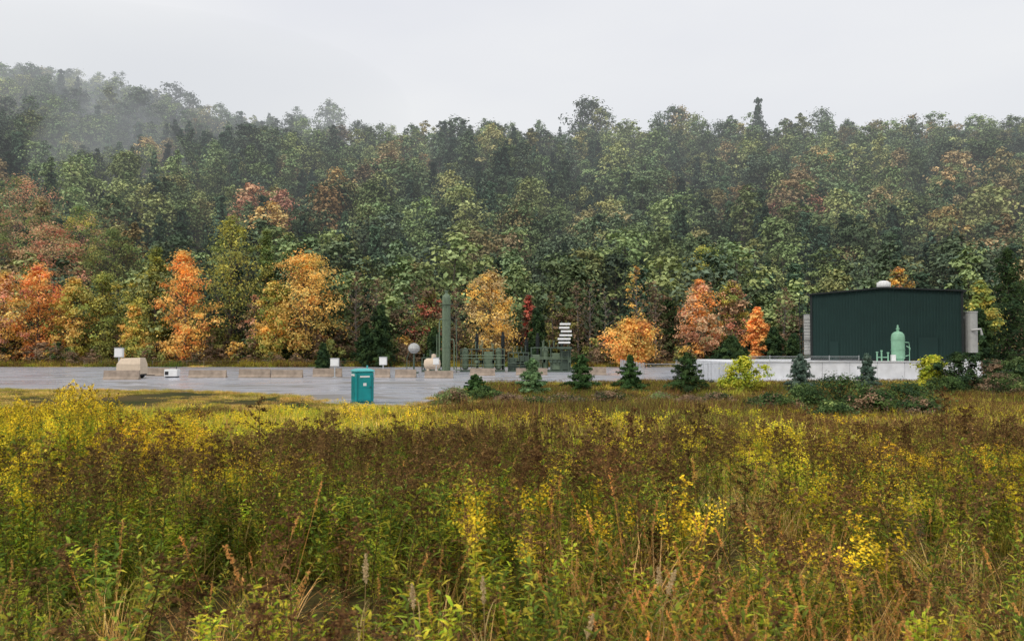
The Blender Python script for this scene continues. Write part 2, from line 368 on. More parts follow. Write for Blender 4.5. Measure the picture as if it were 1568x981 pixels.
GREEN=[(0.20,0.28,0.10),(0.27,0.33,0.11),(0.16,0.22,0.09)]
def T(name,px,top,d,wpx,shape,pal,seed,base=0.12,clumps=75,lpc=115,leaf=0.23,sparse=1,pale=False):
    x=B(px)*d; z=gz1(x,d); H=CAM_Z+(HOR-top)*d/F-z; W=wpx*d/F
    return tree(seed,H,W,base,shape,clumps,lpc,leaf,pal,name=name,loc=(x,d,z-0.1),sparse=sparse,pale=pale)
TL=[
 ('maple_tree',35,268,195,125,'round',PINK+PINK+GREEN,1,.2),('ash_tree',118,315,190,90,'round',GREEN+YEL+PINK[2:3],2,.2),('maple_tree',88,345,176,120,'round',PINK+RED[1:2],3,.15),
 ('cherry_tree',-20,295,185,95,'round',GREEN+PINK[:1],60,.15),('birch_tree',62,300,184,76,'oval',GREEN+PINK[1:],61,.2),('ash_tree',175,350,186,80,'round',GREEN+OLIVE,62,.2),
 ('maple_tree',58,405,150,105,'oval',ORANGE+PINK[:1]+RED[1:2],4,.08),('maple_tree',5,415,148,90,'oval',GOLD+PINK,5,.08),('maple_tree',-55,400,150,90,'oval',GOLD,6,.08),
 ('birch_tree',112,425,150,78,'oval',YEL+GOLD,7,.08),('birch_tree',160,418,152,85,'round',YEL+OLIVE,8,.1),('birch_tree',205,465,146,54,'egg',YEL+GOLD,9,.05),
 ('aspen_tree',236,375,156,60,'oval',OLIVE+YEL,10,.1),('maple_tree',284,385,146,92,'oval',ORANGE+GOLD[:2],21,.06),
 ('poplar_tree',350,328,154,120,'oval',OLIVE+YEL[:2],22,.12),('poplar_tree',405,350,158,64,'egg',OLIVE+GREEN,23,.1),
 ('maple_tree',470,388,148,135,'spread',GOLD+GOLD+ORANGE[1:],24,.18),('maple_tree',420,432,146,60,'round',GOLD+YEL,25,.12),
 ('oak_tree',655,440,150,64,'round',BROWN+RED[1:2]+OLIVE,27,.15),('maple_tree',753,415,144,92,'round',GOLD[:2]+[(0.58,0.45,.22),(.48,.36,.18)],28,.16),
 ('sumac_tree',810,450,150,30,'egg',RED+BROWN,29,.15),('maple_tree',966,488,138,86,'spread',GOLD+ORANGE,30,.12),
 ('maple_tree',1070,428,146,80,'oval',PINK+ORANGE[:2],31,.08),('cherry_tree',1122,430,150,64,'oval',PINK+BROWN+YEL,32,.1),
 ('maple_tree',1160,470,142,40,'oval',ORANGE,33,.1),('maple_tree',1378,408,150,48,'round',BROWN+GOLD+ORANGE[:1],34,.2),
 ('cottonwood_tree',1085,378,175,90,'round',GREEN+YEL,35,.2),('oak_tree',1020,455,155,60,'round',BROWN+DKG,36,.1),
 ('birch_tree',1500,430,120,60,'oval',YEL+GREEN,37,.1),('oak_tree',1235,480,150,70,'round',BROWN+DKG,38,.1),
 ('oak_tree',610,475,152,70,'round',BROWN+DKG,39,.1),('oak_tree',870,470,152,70,'round',BROWN+OLIVE,40,.1),('ash_tree',445,385,170,70,'round',GREEN+OLIVE,63,.2),
 ('ash_tree',700,400,185,90,'round',GREEN+OLIVE,64,.2),('ash_tree',560,395,185,90,'round',OLIVE+DKG,65,.2),('ash_tree',905,400,190,100,'round',GREEN+DKG,66,.2),
]
for nm,px,top,d,w,sh,pal,sd,bs in TL: T(nm,px,top,d,w,sh,pal,sd,bs)
for px,top,w,sp,pal,sd in [(975,405,40,.4,GOLD+BROWN,41),(545,415,46,.4,BROWN,42),(575,425,44,.35,BROWN,43),(905,425,50,.10,BROWN,44),(925,440,50,.05,BROWN,45),(885,432,44,.2,BROWN,46),(845,445,40,.4,BROWN+OLIVE,47),(1005,430,50,.35,BROWN,48),(700,440,40,.35,BROWN,49),(390,450,40,.6,PINK+BROWN,50),(1200,440,50,.3,BROWN,51),(635,430,46,.35,BROWN,52)]:
    T('bare_tree',px,top,150,w,'oval',pal,sd,.2,46,60,0.22,sp,True)
def C(name,px,top,d,w,seed,pal=DKG,leaf=0.28,levels=24,per=60,base=0.04,ragged=.25,pw=.8):
    x=B(px)*d; z=gz1(x,d); H=CAM_Z+(HOR-top)*d/F-z
    return conifer(seed,H,w*d/F,name,(x,d,z-0.05),pal,leaf,levels,True,None,per,ragged,base,pw)
for i,(px,top,w,d) in enumerate([(583,465,56,140),(822,470,46,145),(495,525,26,128),(1120,515,74,100),(1545,378,120,125),(1500,470,60,118),(1600,400,80,110),(560,495,44,142),(1185,500,50,140),(665,500,40,140),(1215,510,40,120)]):
    C('cedar_tree',px,top,d,w,100+i,leaf=0.3,pw=.6,ragged=.4)
BLUE=[(0.16,0.22,0.17),(0.11,0.17,0.13)]; SPR=[(0.07,0.13,0.045),(0.10,0.18,0.06),(0.05,0.10,0.035)]
for i,(px,top,w,d,pal) in enumerate([(815,547,64,60,[(0.13,0.22,0.10),(0.19,0.29,0.13)]),(890,541,64,61,SPR),(965,542,62,62,SPR),(1052,538,80,60,DKG+SPR[:1]),(1225,541,62,61,BLUE),(1327,540,44,66,BLUE),(728,572,48,58,SPR)]):
    C('spruce_tree',px,top,d,w,200+i,pal,leaf=0.10,levels=17,per=100,ragged=.5,base=.01,pw=.7)
def bush(name,px,top,d,wpx,pal,seed,leaf=0.09,base=0.0,clumps=50,lpc=130,shape='round'):
    T(name,px,top,d,wpx,shape,pal,seed,base,clumps,lpc,leaf)
LIME=[(0.45,0.47,0.05),(0.30,0.38,0.05),(0.55,0.52,0.07)]
bush('arborvitae_shrub',1138,545,61,68,LIME,301,.1)
bush('arborvitae_shrub',1428,543,64,50,LIME,302,.1)
bush('yew_shrub',1466,538,62,60,DKG,303,.1); bush('yew_shrub',1560,548,60,66,DKG+GREEN,304,.1); bush('yew_shrub',1512,550,62,60,DKG+BROWN,305,.1)
DG2=DKG+[(0.09,.15,.05),(.13,.19,.06)]
for i,(px,top,d,w,pal) in enumerate([(1285,572,38,135,DG2),(1385,584,36,125,DG2),(1228,586,40,80,DG2+GREEN),(1335,592,34,80,BROWN+DG2),(1180,600,38,90,BROWN+DG2),(860,604,44,90,BROWN+DKG),(780,602,48,60,BROWN),(695,592,50,60,BROWN+GREEN),(930,598,46,70,BROWN+DKG),(1010,600,46,70,BROWN+GREEN),(1095,600,46,70,BROWN+DKG),(1450,575,60,60,DG2),(460,618,42,46,DG2),(745,590,54,50,DG2),(1270,612,33,80,DG2+GREEN),(1410,608,33,80,DG2+BROWN),(1530,570,58,60,BROWN+DG2),(820,606,42,60,BROWN+DG2),(1055,604,42,70,BROWN)]):
    bush('viburnum_shrub',px,top,d,w,pal,320+i,leaf=0.06,clumps=55,lpc=120,shape='spread')
def understory():
    protos=[tree(70+i,4,4.5,0.02,'round',20,60,0.22,pal,obj=False,sides=4) for i,pal in enumerate([BROWN,BROWN+OLIVE,OLIVE,DKG,BROWN+GOLD,DKG+BROWN])]
    r=np.random.default_rng(9); pts=[];rot=[];scl=[];idx=[]
    for k in range(480):
        d=r.uniform(142,166); x=r.uniform(-.72,.72)*d; s=r.uniform(.35,1.1)*(1.0+ (d-142)/24*0.9)
        pts.append((x,d,gz1(x,d)-.2)); rot.append((0,0,r.uniform(0,6.28))); scl.append((s,s,s*r.uniform(.8,1.3))); idx.append(r.choice(6,p=[.3,.2,.12,.12,.11,.15]))
    scatter('woodland_understory',protos,pts,rot,scl,idx)
understory()

# ---------------------------------------------------------------- weeds and grasses
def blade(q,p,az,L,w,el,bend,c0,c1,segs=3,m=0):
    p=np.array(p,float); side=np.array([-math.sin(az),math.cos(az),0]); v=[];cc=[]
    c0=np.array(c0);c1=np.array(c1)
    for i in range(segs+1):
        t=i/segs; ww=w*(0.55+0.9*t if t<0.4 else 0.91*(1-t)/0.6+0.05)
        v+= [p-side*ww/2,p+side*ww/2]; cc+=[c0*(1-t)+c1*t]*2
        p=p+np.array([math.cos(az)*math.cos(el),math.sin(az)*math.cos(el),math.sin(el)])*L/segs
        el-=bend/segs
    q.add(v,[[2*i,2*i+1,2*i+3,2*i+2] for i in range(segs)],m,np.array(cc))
def goldenrod(seed,H,leafc,plume,stemc=(0.12,0.085,0.04),nl=66,pb=9,ll=0.09,pn=28):
    global rng
    rng=np.random.default_rng(seed); q=Q(); leafc=np.array(leafc); plume=np.array(plume)
    ax,ay=rng.normal(0,.09,2)
    sp=lambda t:np.array([ax*t*t*H,ay*t*t*H,H*t])
    q.tube([sp(t) for t in np.linspace(0,.97,6)],np.linspace(.005,.002,6),3,0,stemc)
    for i in range(nl):
        t=0.03+0.85*(i/nl); c=leafc[rng.integers(len(leafc))]*rng.uniform(.7,1.25)
        if t<.3 and rng.random()<.55: c=c*0.4+np.array([.12,.065,.03])*.5
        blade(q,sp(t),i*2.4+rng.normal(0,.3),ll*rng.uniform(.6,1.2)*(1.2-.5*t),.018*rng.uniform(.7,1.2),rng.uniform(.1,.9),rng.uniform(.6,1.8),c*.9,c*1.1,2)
    for b in range(pb):
        t=0.78+.22*b/pb; az=b*2.4+rng.normal(0,.4); L=.17*(1.15-(t-.78)/.22*.8)*rng.uniform(.5,1.25)*H/1.2
        p0=sp(t); P=[]
        for s in np.linspace(0,1,5): P.append(p0+np.array([math.cos(az)*L*s*.8,math.sin(az)*L*s*.8,L*(s*.9-s*s*.65)]))
        q.tube(P,[.0018,.0015,.0012,.001,.0006],3,0,stemc)
        n=pn; s=rng.random(n)**.7; P=np.array(P)
        pos=np.stack([np.interp(s,np.linspace(0,1,5),P[:,k]) for k in range(3)],1)+rng.normal(size=(n,3))*np.array([.009,.009,.008])
        pos[:,2]+=.006
        col=plume[rng.integers(len(plume),size=n)]*rng.uniform(.65,1.35,n)[:,None]
        q.leaves(pos,rng.normal(size=(n,3))+np.array([0,0,.5]),rng.uniform(.005,.011,n),.7,0,col)
    return q.flat()
def grass(seed,n,L,cols,w=.006,spread=.07,bend=1.3,heads=0):
    global rng
    rng=np.random.default_rng(seed); q=Q(); cols=np.array(cols)
    for i in range(n):
        c=cols[rng.integers(len(cols))]*rng.uniform(.7,1.25); az=rng.uniform(0,6.28)
        p=(rng.normal(0,spread),rng.normal(0,spread),0)
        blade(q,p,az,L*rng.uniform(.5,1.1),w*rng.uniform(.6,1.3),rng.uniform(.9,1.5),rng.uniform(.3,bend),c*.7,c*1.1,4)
    for i in range(heads):
        az=rng.uniform(0,6.28); l=L*rng.uniform(1.1,1.5); p=np.array([rng.normal(0,spread),rng.normal(0,spread),0]); d=np.array([math.cos(az)*.22,math.sin(az)*.22,1.])
        c=cols[rng.integers(len(cols))]
        q.tube([p,p+d*l*.5+np.array([0,0,.01]),p+d*l+np.array([math.cos(az),math.sin(az),-.3])*.04],[.0018,.0015,.001],3,0,c)
        m=46; s=rng.uniform(.83,1.02,m); pos=p+d*l*s[:,None]+np.array([math.cos(az),math.sin(az),-.3])*.04*s[:,None]**3+rng.normal(size=(m,3))*.005
        q.leaves(pos,np.array([math.cos(az+1),math.sin(az+1),.2])+rng.normal(size=(m,3))*.6,rng.uniform(.007,.013,m),.35,0,c*rng.uniform(.8,1.3,m)[:,None])
    return q.flat()
def leafy(seed,H,cols,flower=None,wl=.027):
    global rng
    rng=np.random.default_rng(seed); q=Q(); cols=np.array(cols)
    for s in range(4):
        az=rng.uniform(0,6.28); tilt=rng.uniform(.05,.35); h=H*rng.uniform(.65,1)
        f=lambda t:np.array([math.cos(az)*tilt*h*t*t,math.sin(az)*tilt*h*t*t,h*t])
        q.tube([f(t) for t in np.linspace(0,1,5)],np.linspace(.004,.0015,5),3,0,(.14,.12,.05))
        for i in range(32):
            t=.05+.95*i/32; c=cols[rng.integers(len(cols))]*rng.uniform(.7,1.3)
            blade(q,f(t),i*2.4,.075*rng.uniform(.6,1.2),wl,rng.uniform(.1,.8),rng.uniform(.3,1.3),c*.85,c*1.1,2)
        if flower is not None:
            n=60; pos=f(1)+rng.normal(size=(n,3))*np.array([.04,.04,.05]); fl=np.array(flower)
            q.leaves(pos,rng.normal(size=(n,3))+np.array([0,0,.6]),rng.uniform(.006,.014,n),.7,0,fl[rng.integers(len(fl),size=n)]*rng.uniform(.7,1.25,n)[:,None])
    return q.flat()
def clump(seed,L,cols,n=120,w=.022,spread=.33,flower=None,fn=60):
    global rng
    rng=np.random.default_rng(seed); q=Q(); cols=np.array(cols)
    for i in range(n):
        c=cols[rng.integers(len(cols))]*rng.uniform(.65,1.3)
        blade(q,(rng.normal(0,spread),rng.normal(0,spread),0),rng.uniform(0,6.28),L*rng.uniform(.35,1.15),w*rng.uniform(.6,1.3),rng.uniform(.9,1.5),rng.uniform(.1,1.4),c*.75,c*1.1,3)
    if flower is not None:
        m=fn; k=5; cx=rng.normal(0,spread,k); cy=rng.normal(0,spread,k); w_=rng.integers(k,size=m)
        pos=np.stack([cx[w_]+rng.normal(0,.06,m),cy[w_]+rng.normal(0,.06,m),L*rng.uniform(.75,1.05,m)],1); fl=np.array(flower)
        q.leaves(pos,rng.normal(size=(m,3))+np.array([0,0,.8]),rng.uniform(.015,.035,m),.7,0,fl[rng.integers(len(fl),size=m)]*rng.uniform(.7,1.25,m)[:,None])
    return q.flat()
def compose(lib,kinds,n,half,smin,smax,r,tilt=.12,cv=.3):
    """merge many plants into one patch of meadow"""
    q=Q()
    for i in range(n):
        p=lib[int(r.choice(kinds))]; s=r.uniform(smin,smax)
        M=Matrix.Translation((r.uniform(-half,half),r.uniform(-half,half),0))@Matrix.Rotation(r.normal(0,tilt),4,'X')@Matrix.Rotation(r.normal(0,tilt),4,'Y')@Matrix.Rotation(r.uniform(0,6.28),4,'Z')@Matrix.Scale(s,4)
        q.add(p.V[0],p.Fc[0],0,p.C[0]*r.uniform(1-cv,1+cv),M)
    return q.obj('patch',[M_weed],link=False)

BR=[(0.095,0.056,0.030),(0.15,0.088,0.040),(0.065,0.040,0.024),(0.20,.13,.055)]
GL=[(0.12,0.18,0.032),(0.18,0.24,0.035),(0.34,0.31,0.045),(0.08,0.13,0.028)]
YL=[(0.44,0.40,0.045),(0.29,0.33,0.035),(0.52,0.41,0.07),(.18,.26,.035)]
YF=[(0.68,0.54,0.04),(0.54,0.45,0.05)]
TAN=[(0.62,0.41,0.17),(0.50,0.29,0.10),(0.72,0.53,0.26),(.36,.22,.08)]
GRG=[(0.30,0.31,0.045),(0.47,0.38,0.08),(0.19,0.23,0.04),(.56,.41,.13)]
LG=[(.22,.36,.035),(.34,.42,.045),(.50,.47,.05)]
def build_weeds():
    P=[]
    P+= [goldenrod(401+i,1.2,GL,BR) for i in range(5)]                         #0-4
    P+= [goldenrod(411+i,1.15,YL+GL[:2],BR+[(0.3,0.2,.06)],pn=22) for i in range(3)]  #5-7
    P+= [goldenrod(421+i,1.15,YL+GL[:2],YF+BR[:1],(.2,.2,.05),pn=26) for i in range(3)]       #8-10
    P+= [grass(431+i,30,.75,TAN,heads=h) for i,h in enumerate((0,1,2))]         #11-13
    P+= [grass(441+i,40,.65,GRG) for i in range(2)]                          #14-15
    P+= [leafy(451+i,.9,GL) for i in range(3)]                         #16-18
    P+= [leafy(461,.85,BR+GL[:1]+[(0.33,0.18,.06)]),leafy(462,.9,YL,YF)]                #19-20
    P+= [leafy(463,.9,LG)]                                                         #21 bright green
    P+= [goldenrod(471+i,1.25,BR+GL[:1],BR,(.15,.09,.045),nl=34,pn=36,ll=.08) for i in range(2)]  #22-23 dried brown stalks
    r=np.random.default_rng(21)
    K={}; protos=[]
    def fam(name,kinds,nv,n,half,a,b,**k):
        K[name]=list(range(len(protos),len(protos)+nv))
        for _ in range(nv): protos.append(compose(P,kinds,n,half,a,b,r,**k))
    fam('brown',[0,1,2,3,4,22,23,1,17,19,16,14,21],5,14,.45,.72,1.1)
    fam('mixed',[0,2,4,5,6,1,22,17,18,15,12,21,7],5,14,.45,.68,1.12)
    fam('gold',[5,6,7,12,13,15,14,11,20,8,12],4,14,.45,.65,1.08)
    fam('green',[16,17,18,21,14,0,5,3],4,14,.45,.65,1.08)
    fam('bright',[21,21,9,10,20,8,17],3,14,.45,.85,1.1)
    fam('neartan',[11,12,13,13,11,12,15,14,19,16],5,15,.42,.5,1.0,tilt=.2)
    fam('neargreen',[16,17,18,14,15,19,0,2,21,11],4,15,.42,.45,.9)
    fam('stalk',[22,23,0,1,12,13],4,4,.4,1.05,1.3,tilt=.16)
    pts=[];rot=[];scl=[];idx=[]
    def zone(d0,d1,dens,fn):
        area=2*(.5*.72*(d1*d1-d0*d0)+1.5*(d1-d0))
        for _ in range(int(area*dens)):
            d=math.sqrt(r.uniform(d0*d0,d1*d1)); x=r.uniform(-1,1)*(.72*d+1.5); k,s=fn(x,d,x/d)
            pts.append((x,d,gz1(x,d)-.03)); rot.append((r.normal(0,.04),r.normal(0,.04),r.uniform(0,6.28))); scl.append((r.uniform(.95,1.2),)*2+(s,)); idx.append(int(r.choice(K[k])))
    def near(x,d,b):
        n=float(fbm(x*.9,d*.9)); tan=.30+.5*np.clip(b+.35,0,.8)+.9*(n-.5); u=r.random()
        if u<.06: return 'stalk',r.uniform(.6,.85)
        return ('neartan' if r.random()<tan else 'neargreen'),r.uniform(.75,1.1)
    zone(3.3,5.4,3.2,near)
    def mid(x,d,b):
        n=float(fbm(x*.5+4,d*.5)); n2=float(fbm(x*.4+40,d*.4+8)); hs=0.66+0.58*n; u=r.random()
        if b<-.57 and d>7: return 'bright',.95
        if u<.11: return 'stalk',hs
        g=np.clip((b+.15)*.5+(n2-.5)*4,0,1)*.65
        if u<.11+g: return ('gold' if r.random()<.7 else 'mixed'),hs
        if n2<.46: return ('green' if r.random()<.55 else 'mixed'),hs*.95
        return ('brown' if r.random()<.55 else 'mixed'),hs*1.02
    zone(5.4,9.5,2.5,mid)
    def back(x,d,b):
        n=float(fbm(x*.25+4,d*.25)); u=r.random()
        hs=(0.55+.65*float(fbm(x*.6+14,d*.6)))*np.interp(d,[9.5,20],[1,.72])
        if -.36<b<-.08: hs*=.86
        if b<-.38: return ('bright' if u<.75 else 'gold'),hs*(1.0+.55*min(1,(-.38-b)/.14))
        if n>.54: return ('brown' if u<.5 else ('mixed' if u<.92 else 'stalk')),hs
        return ('gold' if u<.5 else ('green' if u<.68 else ('mixed' if u<.88 else 'bright'))),hs*.95
    zone(9.5,20,1.5,back)
    scatter('goldenrod_meadow',protos,pts,rot,scl,idx); print('near weeds',len(pts))
    Cl=[clump(501,.75,YL+GRG,flower=YF),clump(502,.7,GRG),clump(503,.6,TAN+GRG[:2]),clump(504,.75,BR+GRG[:1]),clump(505,.8,BR+[(0.25,0.17,.06)]),clump(506,.7,GRG+YL,flower=BR,fn=120),clump(507,.45,TAN+GRG),clump(508,.7,[(0.09,0.15,0.04),(0.15,0.2,.05)]),clump(509,.7,LG)]
    protos2=[];K2={}
    def fam2(name,kinds,nv,n=11,a=.5,b=1.15):
        K2[name]=list(range(len(protos2),len(protos2)+nv))
        for _ in range(nv): protos2.append(compose(Cl,kinds,n,1.0,a,b,r,tilt=.03,cv=.3))
    fam2('verge',[6,6,2,2,1],4,10,.35,.7); fam2('left',[0,5,1,7,8,8],3); fam2('shrubby',[4,3,3,7,5,7],4,a=.45,b=1.3); fam2('goldy',[5,2,6,3,1],3)
    fam2('brownish',[3,4,3,5,2,7],4,a=.45,b=1.3); fam2('yellow',[0,8,1,2,5,2],3); fam2('mix',[0,1,5,2,2,6,1,8,3],4)
    pts2=[];rot2=[];scl2=[];idx2=[]
    def put2(x,d,k,s,sx=1):
        pts2.append((x,d,gz1(x,d)-.03)); rot2.append((0,0,r.uniform(0,6.28))); scl2.append((sx,sx,s)); idx2.append(int(r.choice(K2[k])))
    for _ in range(1900):
        d=math.sqrt(r.uniform(17**2,80**2)) if r.random()<.6 else r.uniform(17,45); x=r.uniform(-.75,.75)*d+r.normal()
        e=float(np.interp(x,PADX,PADY))
        if d>e-.5: continue
        n=float(fbm(x*.12+9,d*.16)); n2=float(fbm(x*.5+19,d*.5)); b=x/d; s=np.interp(d,[17,30,45,50,60],[1.1,.95,.75,.7,.7])
        if d>38 and b<-.03: k='verge'; s*=.8
        elif b<-.42: k='left'
        elif d>33 and b>-.1: k='shrubby' if n>.38 else 'goldy'
        elif n>.54: k='brownish'
        elif n<.40: k='yellow'
        else: k='mix'
        put2(x,d,k,s*r.uniform(.7,1.1)*(.6+.8*n2),1.1)
    for _ in range(380):
        x=r.uniform(-48,62); e=float(np.interp(x,PADX,PADY)); put2(x,e-r.uniform(-.6,1.0),'verge' if x<-4 else 'goldy',r.uniform(.35,.8),.7)
    for _ in range(500):
        d=r.uniform(140,150); x=r.uniform(-.74,.74)*d; put2(x,d,r.choice(['verge','shrubby','mix','brownish']),r.uniform(.8,2.0),1.8)
    scatter('meadow_grass',protos2,pts2,rot2,scl2,idx2); print('far',len(pts2))
build_weeds()
M_pale=foliage('pale_seedhead',.3)
def plume_grass(px,top,d,seed):
    global rng
    r=np.random.default_rng(seed); rng=r
    x=B(px)*d; z=gz1(x,d); H=CAM_Z-(top-HOR)*d/F-z; q=Q(); lx=r.normal(0,.08)
    P=[np.array([.03*math.sin(2*t+seed)*t+lx*t*t,.0,H*t]) for t in np.linspace(0,1,9)]
    q.tube(P,np.linspace(.003,.0015,9),4,0,(.5,.36,.16))
    m=200; s=r.uniform(.84,1.0,m); A=np.array(P)
    pos=np.stack([np.interp(s,np.linspace(0,1,9),A[:,k]) for k in range(3)],1)+r.normal(size=(m,3))*np.array([.006,.006,.008])*np.sin(np.clip((s-.82)/.18,0,1)*math.pi)[:,None].clip(.25,1)*1.2
    q.leaves(pos,np.array([0,-1,.2])+r.normal(size=(m,3))*.6,r.uniform(.005,.010,m),.35,0,np.array([.72,.56,.32])*r.uniform(.7,1.2,m)[:,None])
    for i in range(7): blade(q,(0,0,H*.1*i),r.uniform(0,6.28),.3,.007,1.2,1.6,(.5,.36,.14),(.6,.45,.2),4)
    q.obj('plume_grass',[M_pale],(x,d,z))
for a in [(553,845,4.2,1),(742,878,4.1,2),(995,868,4.4,3),(1022,865,4.6,4),(645,890,4.2,5),(872,935,4.0,6)]: plume_grass(*a)

# ---------------------------------------------------------------- man-made things
M_dkgreen=simple('dark_green_metal_siding',(0.010,0.030,0.026),0.7,var=.1,scale=.6,spec=.25)
M_trim=simple('black_trim',(0.012,0.016,0.016),0.6,spec=.3)
M_white=simple('white_paint',(0.78,0.78,0.76),0.5,var=.06)
M_grey=simple('grey_metal',(0.42,0.42,0.40),0.45,metal=.3)
M_conc=simple('pale_concrete',(0.72,0.73,0.75),0.75,var=.12,scale=1.2)
M_tan=simple('weathered_concrete',(0.33,0.26,0.20),0.85,var=.25,scale=2)
M_equip=simple('olive_green_paint',(0.13,0.18,0.11),0.55,var=.15)
M_equipd=simple('dark_olive_paint',(0.06,0.09,0.06),0.55,var=.15)
M_mint=simple('mint_green_paint',(0.24,0.46,0.31),0.5,var=.1)
M_teal=simple('teal_plastic',(0.0,0.26,0.27),0.45,var=.12,scale=2)
M_teald=simple('dark_teal_plastic',(0.005,0.13,0.15),0.5)
M_beige=simple('beige_canvas',(0.62,0.50,0.37),0.8,var=.1)
M_dark=simple('dark_opening',(0.02,0.02,0.02),0.7)
M_galv=simple('galvanised_steel',(0.5,0.52,0.53),0.4,metal=.5)
M_wood=simple('weathered_wood',(0.16,0.13,0.10),0.9,var=.3)

def empty(name,loc,rz):
    e=bpy.data.objects.new(name,None); e.location=loc; e.rotation_euler=(0,0,rz); sc.collection.objects.link(e); return e
e=empty('metal_industrial_building',(39.4,85,2.05),math.radians(-24.9))
W=14.6;He=7.15;Hp=7.65;D=20
def ribbed(q,x0,x1,y,z0,ztop,step=.3):
    n=int(round((x1-x0)/step)); st=(x1-x0)/n; pts=[]
    for i in range(n):
        a=x0+i*st; pts+=[(a,0),(a+st*.6,0),(a+st*.7,.045),(a+st*.9,.045)]
    pts.append((x1,0)); v=[]
    for px,o in pts: v+=[(px,y-o,z0),(px,y-o,ztop(px))]
    q.add(v,[[2*i,2*i+2,2*i+3,2*i+1] for i in range(len(pts)-1)])
gable=lambda x: Hp-(Hp-He)*abs(x)/(W/2)
q=Q(); ribbed(q,-W/2,W/2,0,0,gable)
q.add([(-W/2,D,0),(W/2,D,0),(W/2,D,He),(-W/2,D,He)],[[0,1,2,3]])
for sx in (-1,1):
    ys=np.arange(0,D+.01,.3); v=[]
    for i,yy in enumerate(ys):
        o=.045*(i%2); v+=[(sx*(W/2-o),yy,0),(sx*(W/2-o),yy,He)]
    q.add(v,[[2*i,2*i+2,2*i+3,2*i+1] for i in range(len(ys)-1)])
q.obj('walls',[M_dkgreen],parent=e)
q=Q(); o=.35
v=[(-W/2-o,-o,He-.02),(0,-o,Hp+.0),(W/2+o,-o,He-.02),(-W/2-o,D+o,He-.02),(0,D+o,Hp),(W/2+o,D+o,He-.02)]
v2=[(a,b,c+.16) for a,b,c in v]
q.add(v+v2,[[0,1,4,3],[1,2,5,4],[6,9,10,7],[7,10,11,8],[0,6,7,1],[1,7,8,2],[3,4,10,9],[4,5,11,10],[0,3,9,6],[2,8,11,5]])
q.obj('roof',[M_trim],parent=e)
q=Q()
for x0,x1 in ((-W/2-.06,-W/2+.16),(W/2-.16,W/2+.06)): q.box(x0,x1,-.1,.1,0,He-.03)
q.box(-W/2+.17,W/2-.17,-.09,-.06,0,.22)
q.obj('corner_trim',[M_trim],parent=e)
q=Q(); q.lathe([(0,0),(.45,0),(.45,.25),(.62,.3),(.68,.5),(.62,.78),(.4,.95),(0,1.0)],18,T=Matrix.Translation((0,2,Hp)))
for i in range(14):
    a=i*2*math.pi/14; q.box(-.012,.012,.6,.7,.32,.8,T=Matrix.Translation((0,2,Hp))@Matrix.Rotation(a,4,'Z'))
q.obj('roof_vent',[M_white],parent=e)
q=Q(); q.box(-W/2-.8,-W/2-.1,.6,3.2,.6,5.1,b=.05)
for k in range(12): q.box(-W/2-.78,-W/2-.12,.5,.62,.8+k*.34,.95+k*.34)
q.obj('intake_hood',[M_grey],parent=e)
q=Q()
for xx in (-W/2-1.2,-W/2-.95): q.box(xx,xx+.07,.3,.37,0,6.9)
q.box(-W/2-1.3,-W/2-.1,.28,.36,5.3,5.4); q.box(-W/2-1.6,-W/2-.1,.28,.36,6.9,6.97); q.box(-W/2-1.2,-W/2-.1,.28,.36,2.2,2.26)
q.obj('pipe_frame',[M_trim],parent=e)
q=Q(); q.lathe([(0,.9),(.62,.9),(.62,5.0),(.68,5.0),(.68,5.15),(0,5.15)],18,T=Matrix.Translation((W/2+.8,1.4,0)))
q.tube([(W/2+.8,.7,3.2),(W/2+1.6,.5,3.3),(W/2+1.7,.5,2.7)],.12,8)
q.box(W/2+.06,W/2+.7,1.2,1.5,4.4,4.6); q.obj('exhaust_silencer',[M_grey],parent=e)
q=Q(); q.box(W/2+.5,W/2+.56,1,1.06,0,.9);q.box(W/2+1.1,W/2+1.16,1,1.06,0,.9); q.obj('silencer_legs',[M_trim],parent=e)
q=Q(); q.box(3.2,5.0,-.12,-.07,0.02,2.5); q.box(-5.4,-4.5,-.12,-.07,.02,2.1); q.obj('doors',[M_dkgreen],parent=e)
q=Q(); q.box(-W/2-1.8,W/2+2.0,-.6,D+1,-2.0,-.012); q.obj('foundation_slab',[M_conc],parent=e)
q=Q()
segs=np.arange(22.4,41.4,2.7)
for a,b in zip(segs[:-1],segs[1:]): q.box(a,b-.03,79,79.35,0,2.05,b=.02)
q.box(21.9,segs[-1],78.9,79.32,2.055,2.15)
q.box(22.4,segs[-1]-.04,79.36,100,0,2.0); q.box(segs[-1]-.03,46,81.5,90,0,1.99)
q.obj('concrete_retaining_wall',[M_conc])
q=Q(); q.lathe([(0,.1),(.5,.1),(.56,.3),(.64,.35),(.64,2.55),(.58,2.8),(.4,3.0),(.13,3.1),(.13,3.3),(.18,3.3),(.18,3.4),(.1,3.42),(.08,3.7),(0,3.75)],22)
q.lathe([(.67,1.2),(.68,1.2),(.68,1.28),(.67,1.28)],22); q.lathe([(.66,2.2),(.68,2.2),(.68,2.27),(.66,2.27)],22)
for k in range(4): q.box(.45,.57,-.06,.06,-.02,.4,T=Matrix.Rotation(k*math.pi/2+.5,4,'Z'))
q.tube([(.5,-.5,.6),(.8,-.7,.7),(.85,-.75,1.4),(.6,-.5,1.6)],.05,8)
q.tube([(.4,-.5,2.0),(.85,-.5,1.95),(.95,-.4,1.7),(.95,-.4,0)],.045,8)
q.obj('vertical_storage_tank',[M_mint],(39.0,81.2,2.02))
q=Q()
for x,h in ((0,.95),(.45,1.1),(1.1,.9)):
    q.lathe([(0,0),(.07,0),(.07,h),(.12,h),(.12,h+.1),(0,h+.12)],12,T=Matrix.Translation((x,0,0)))
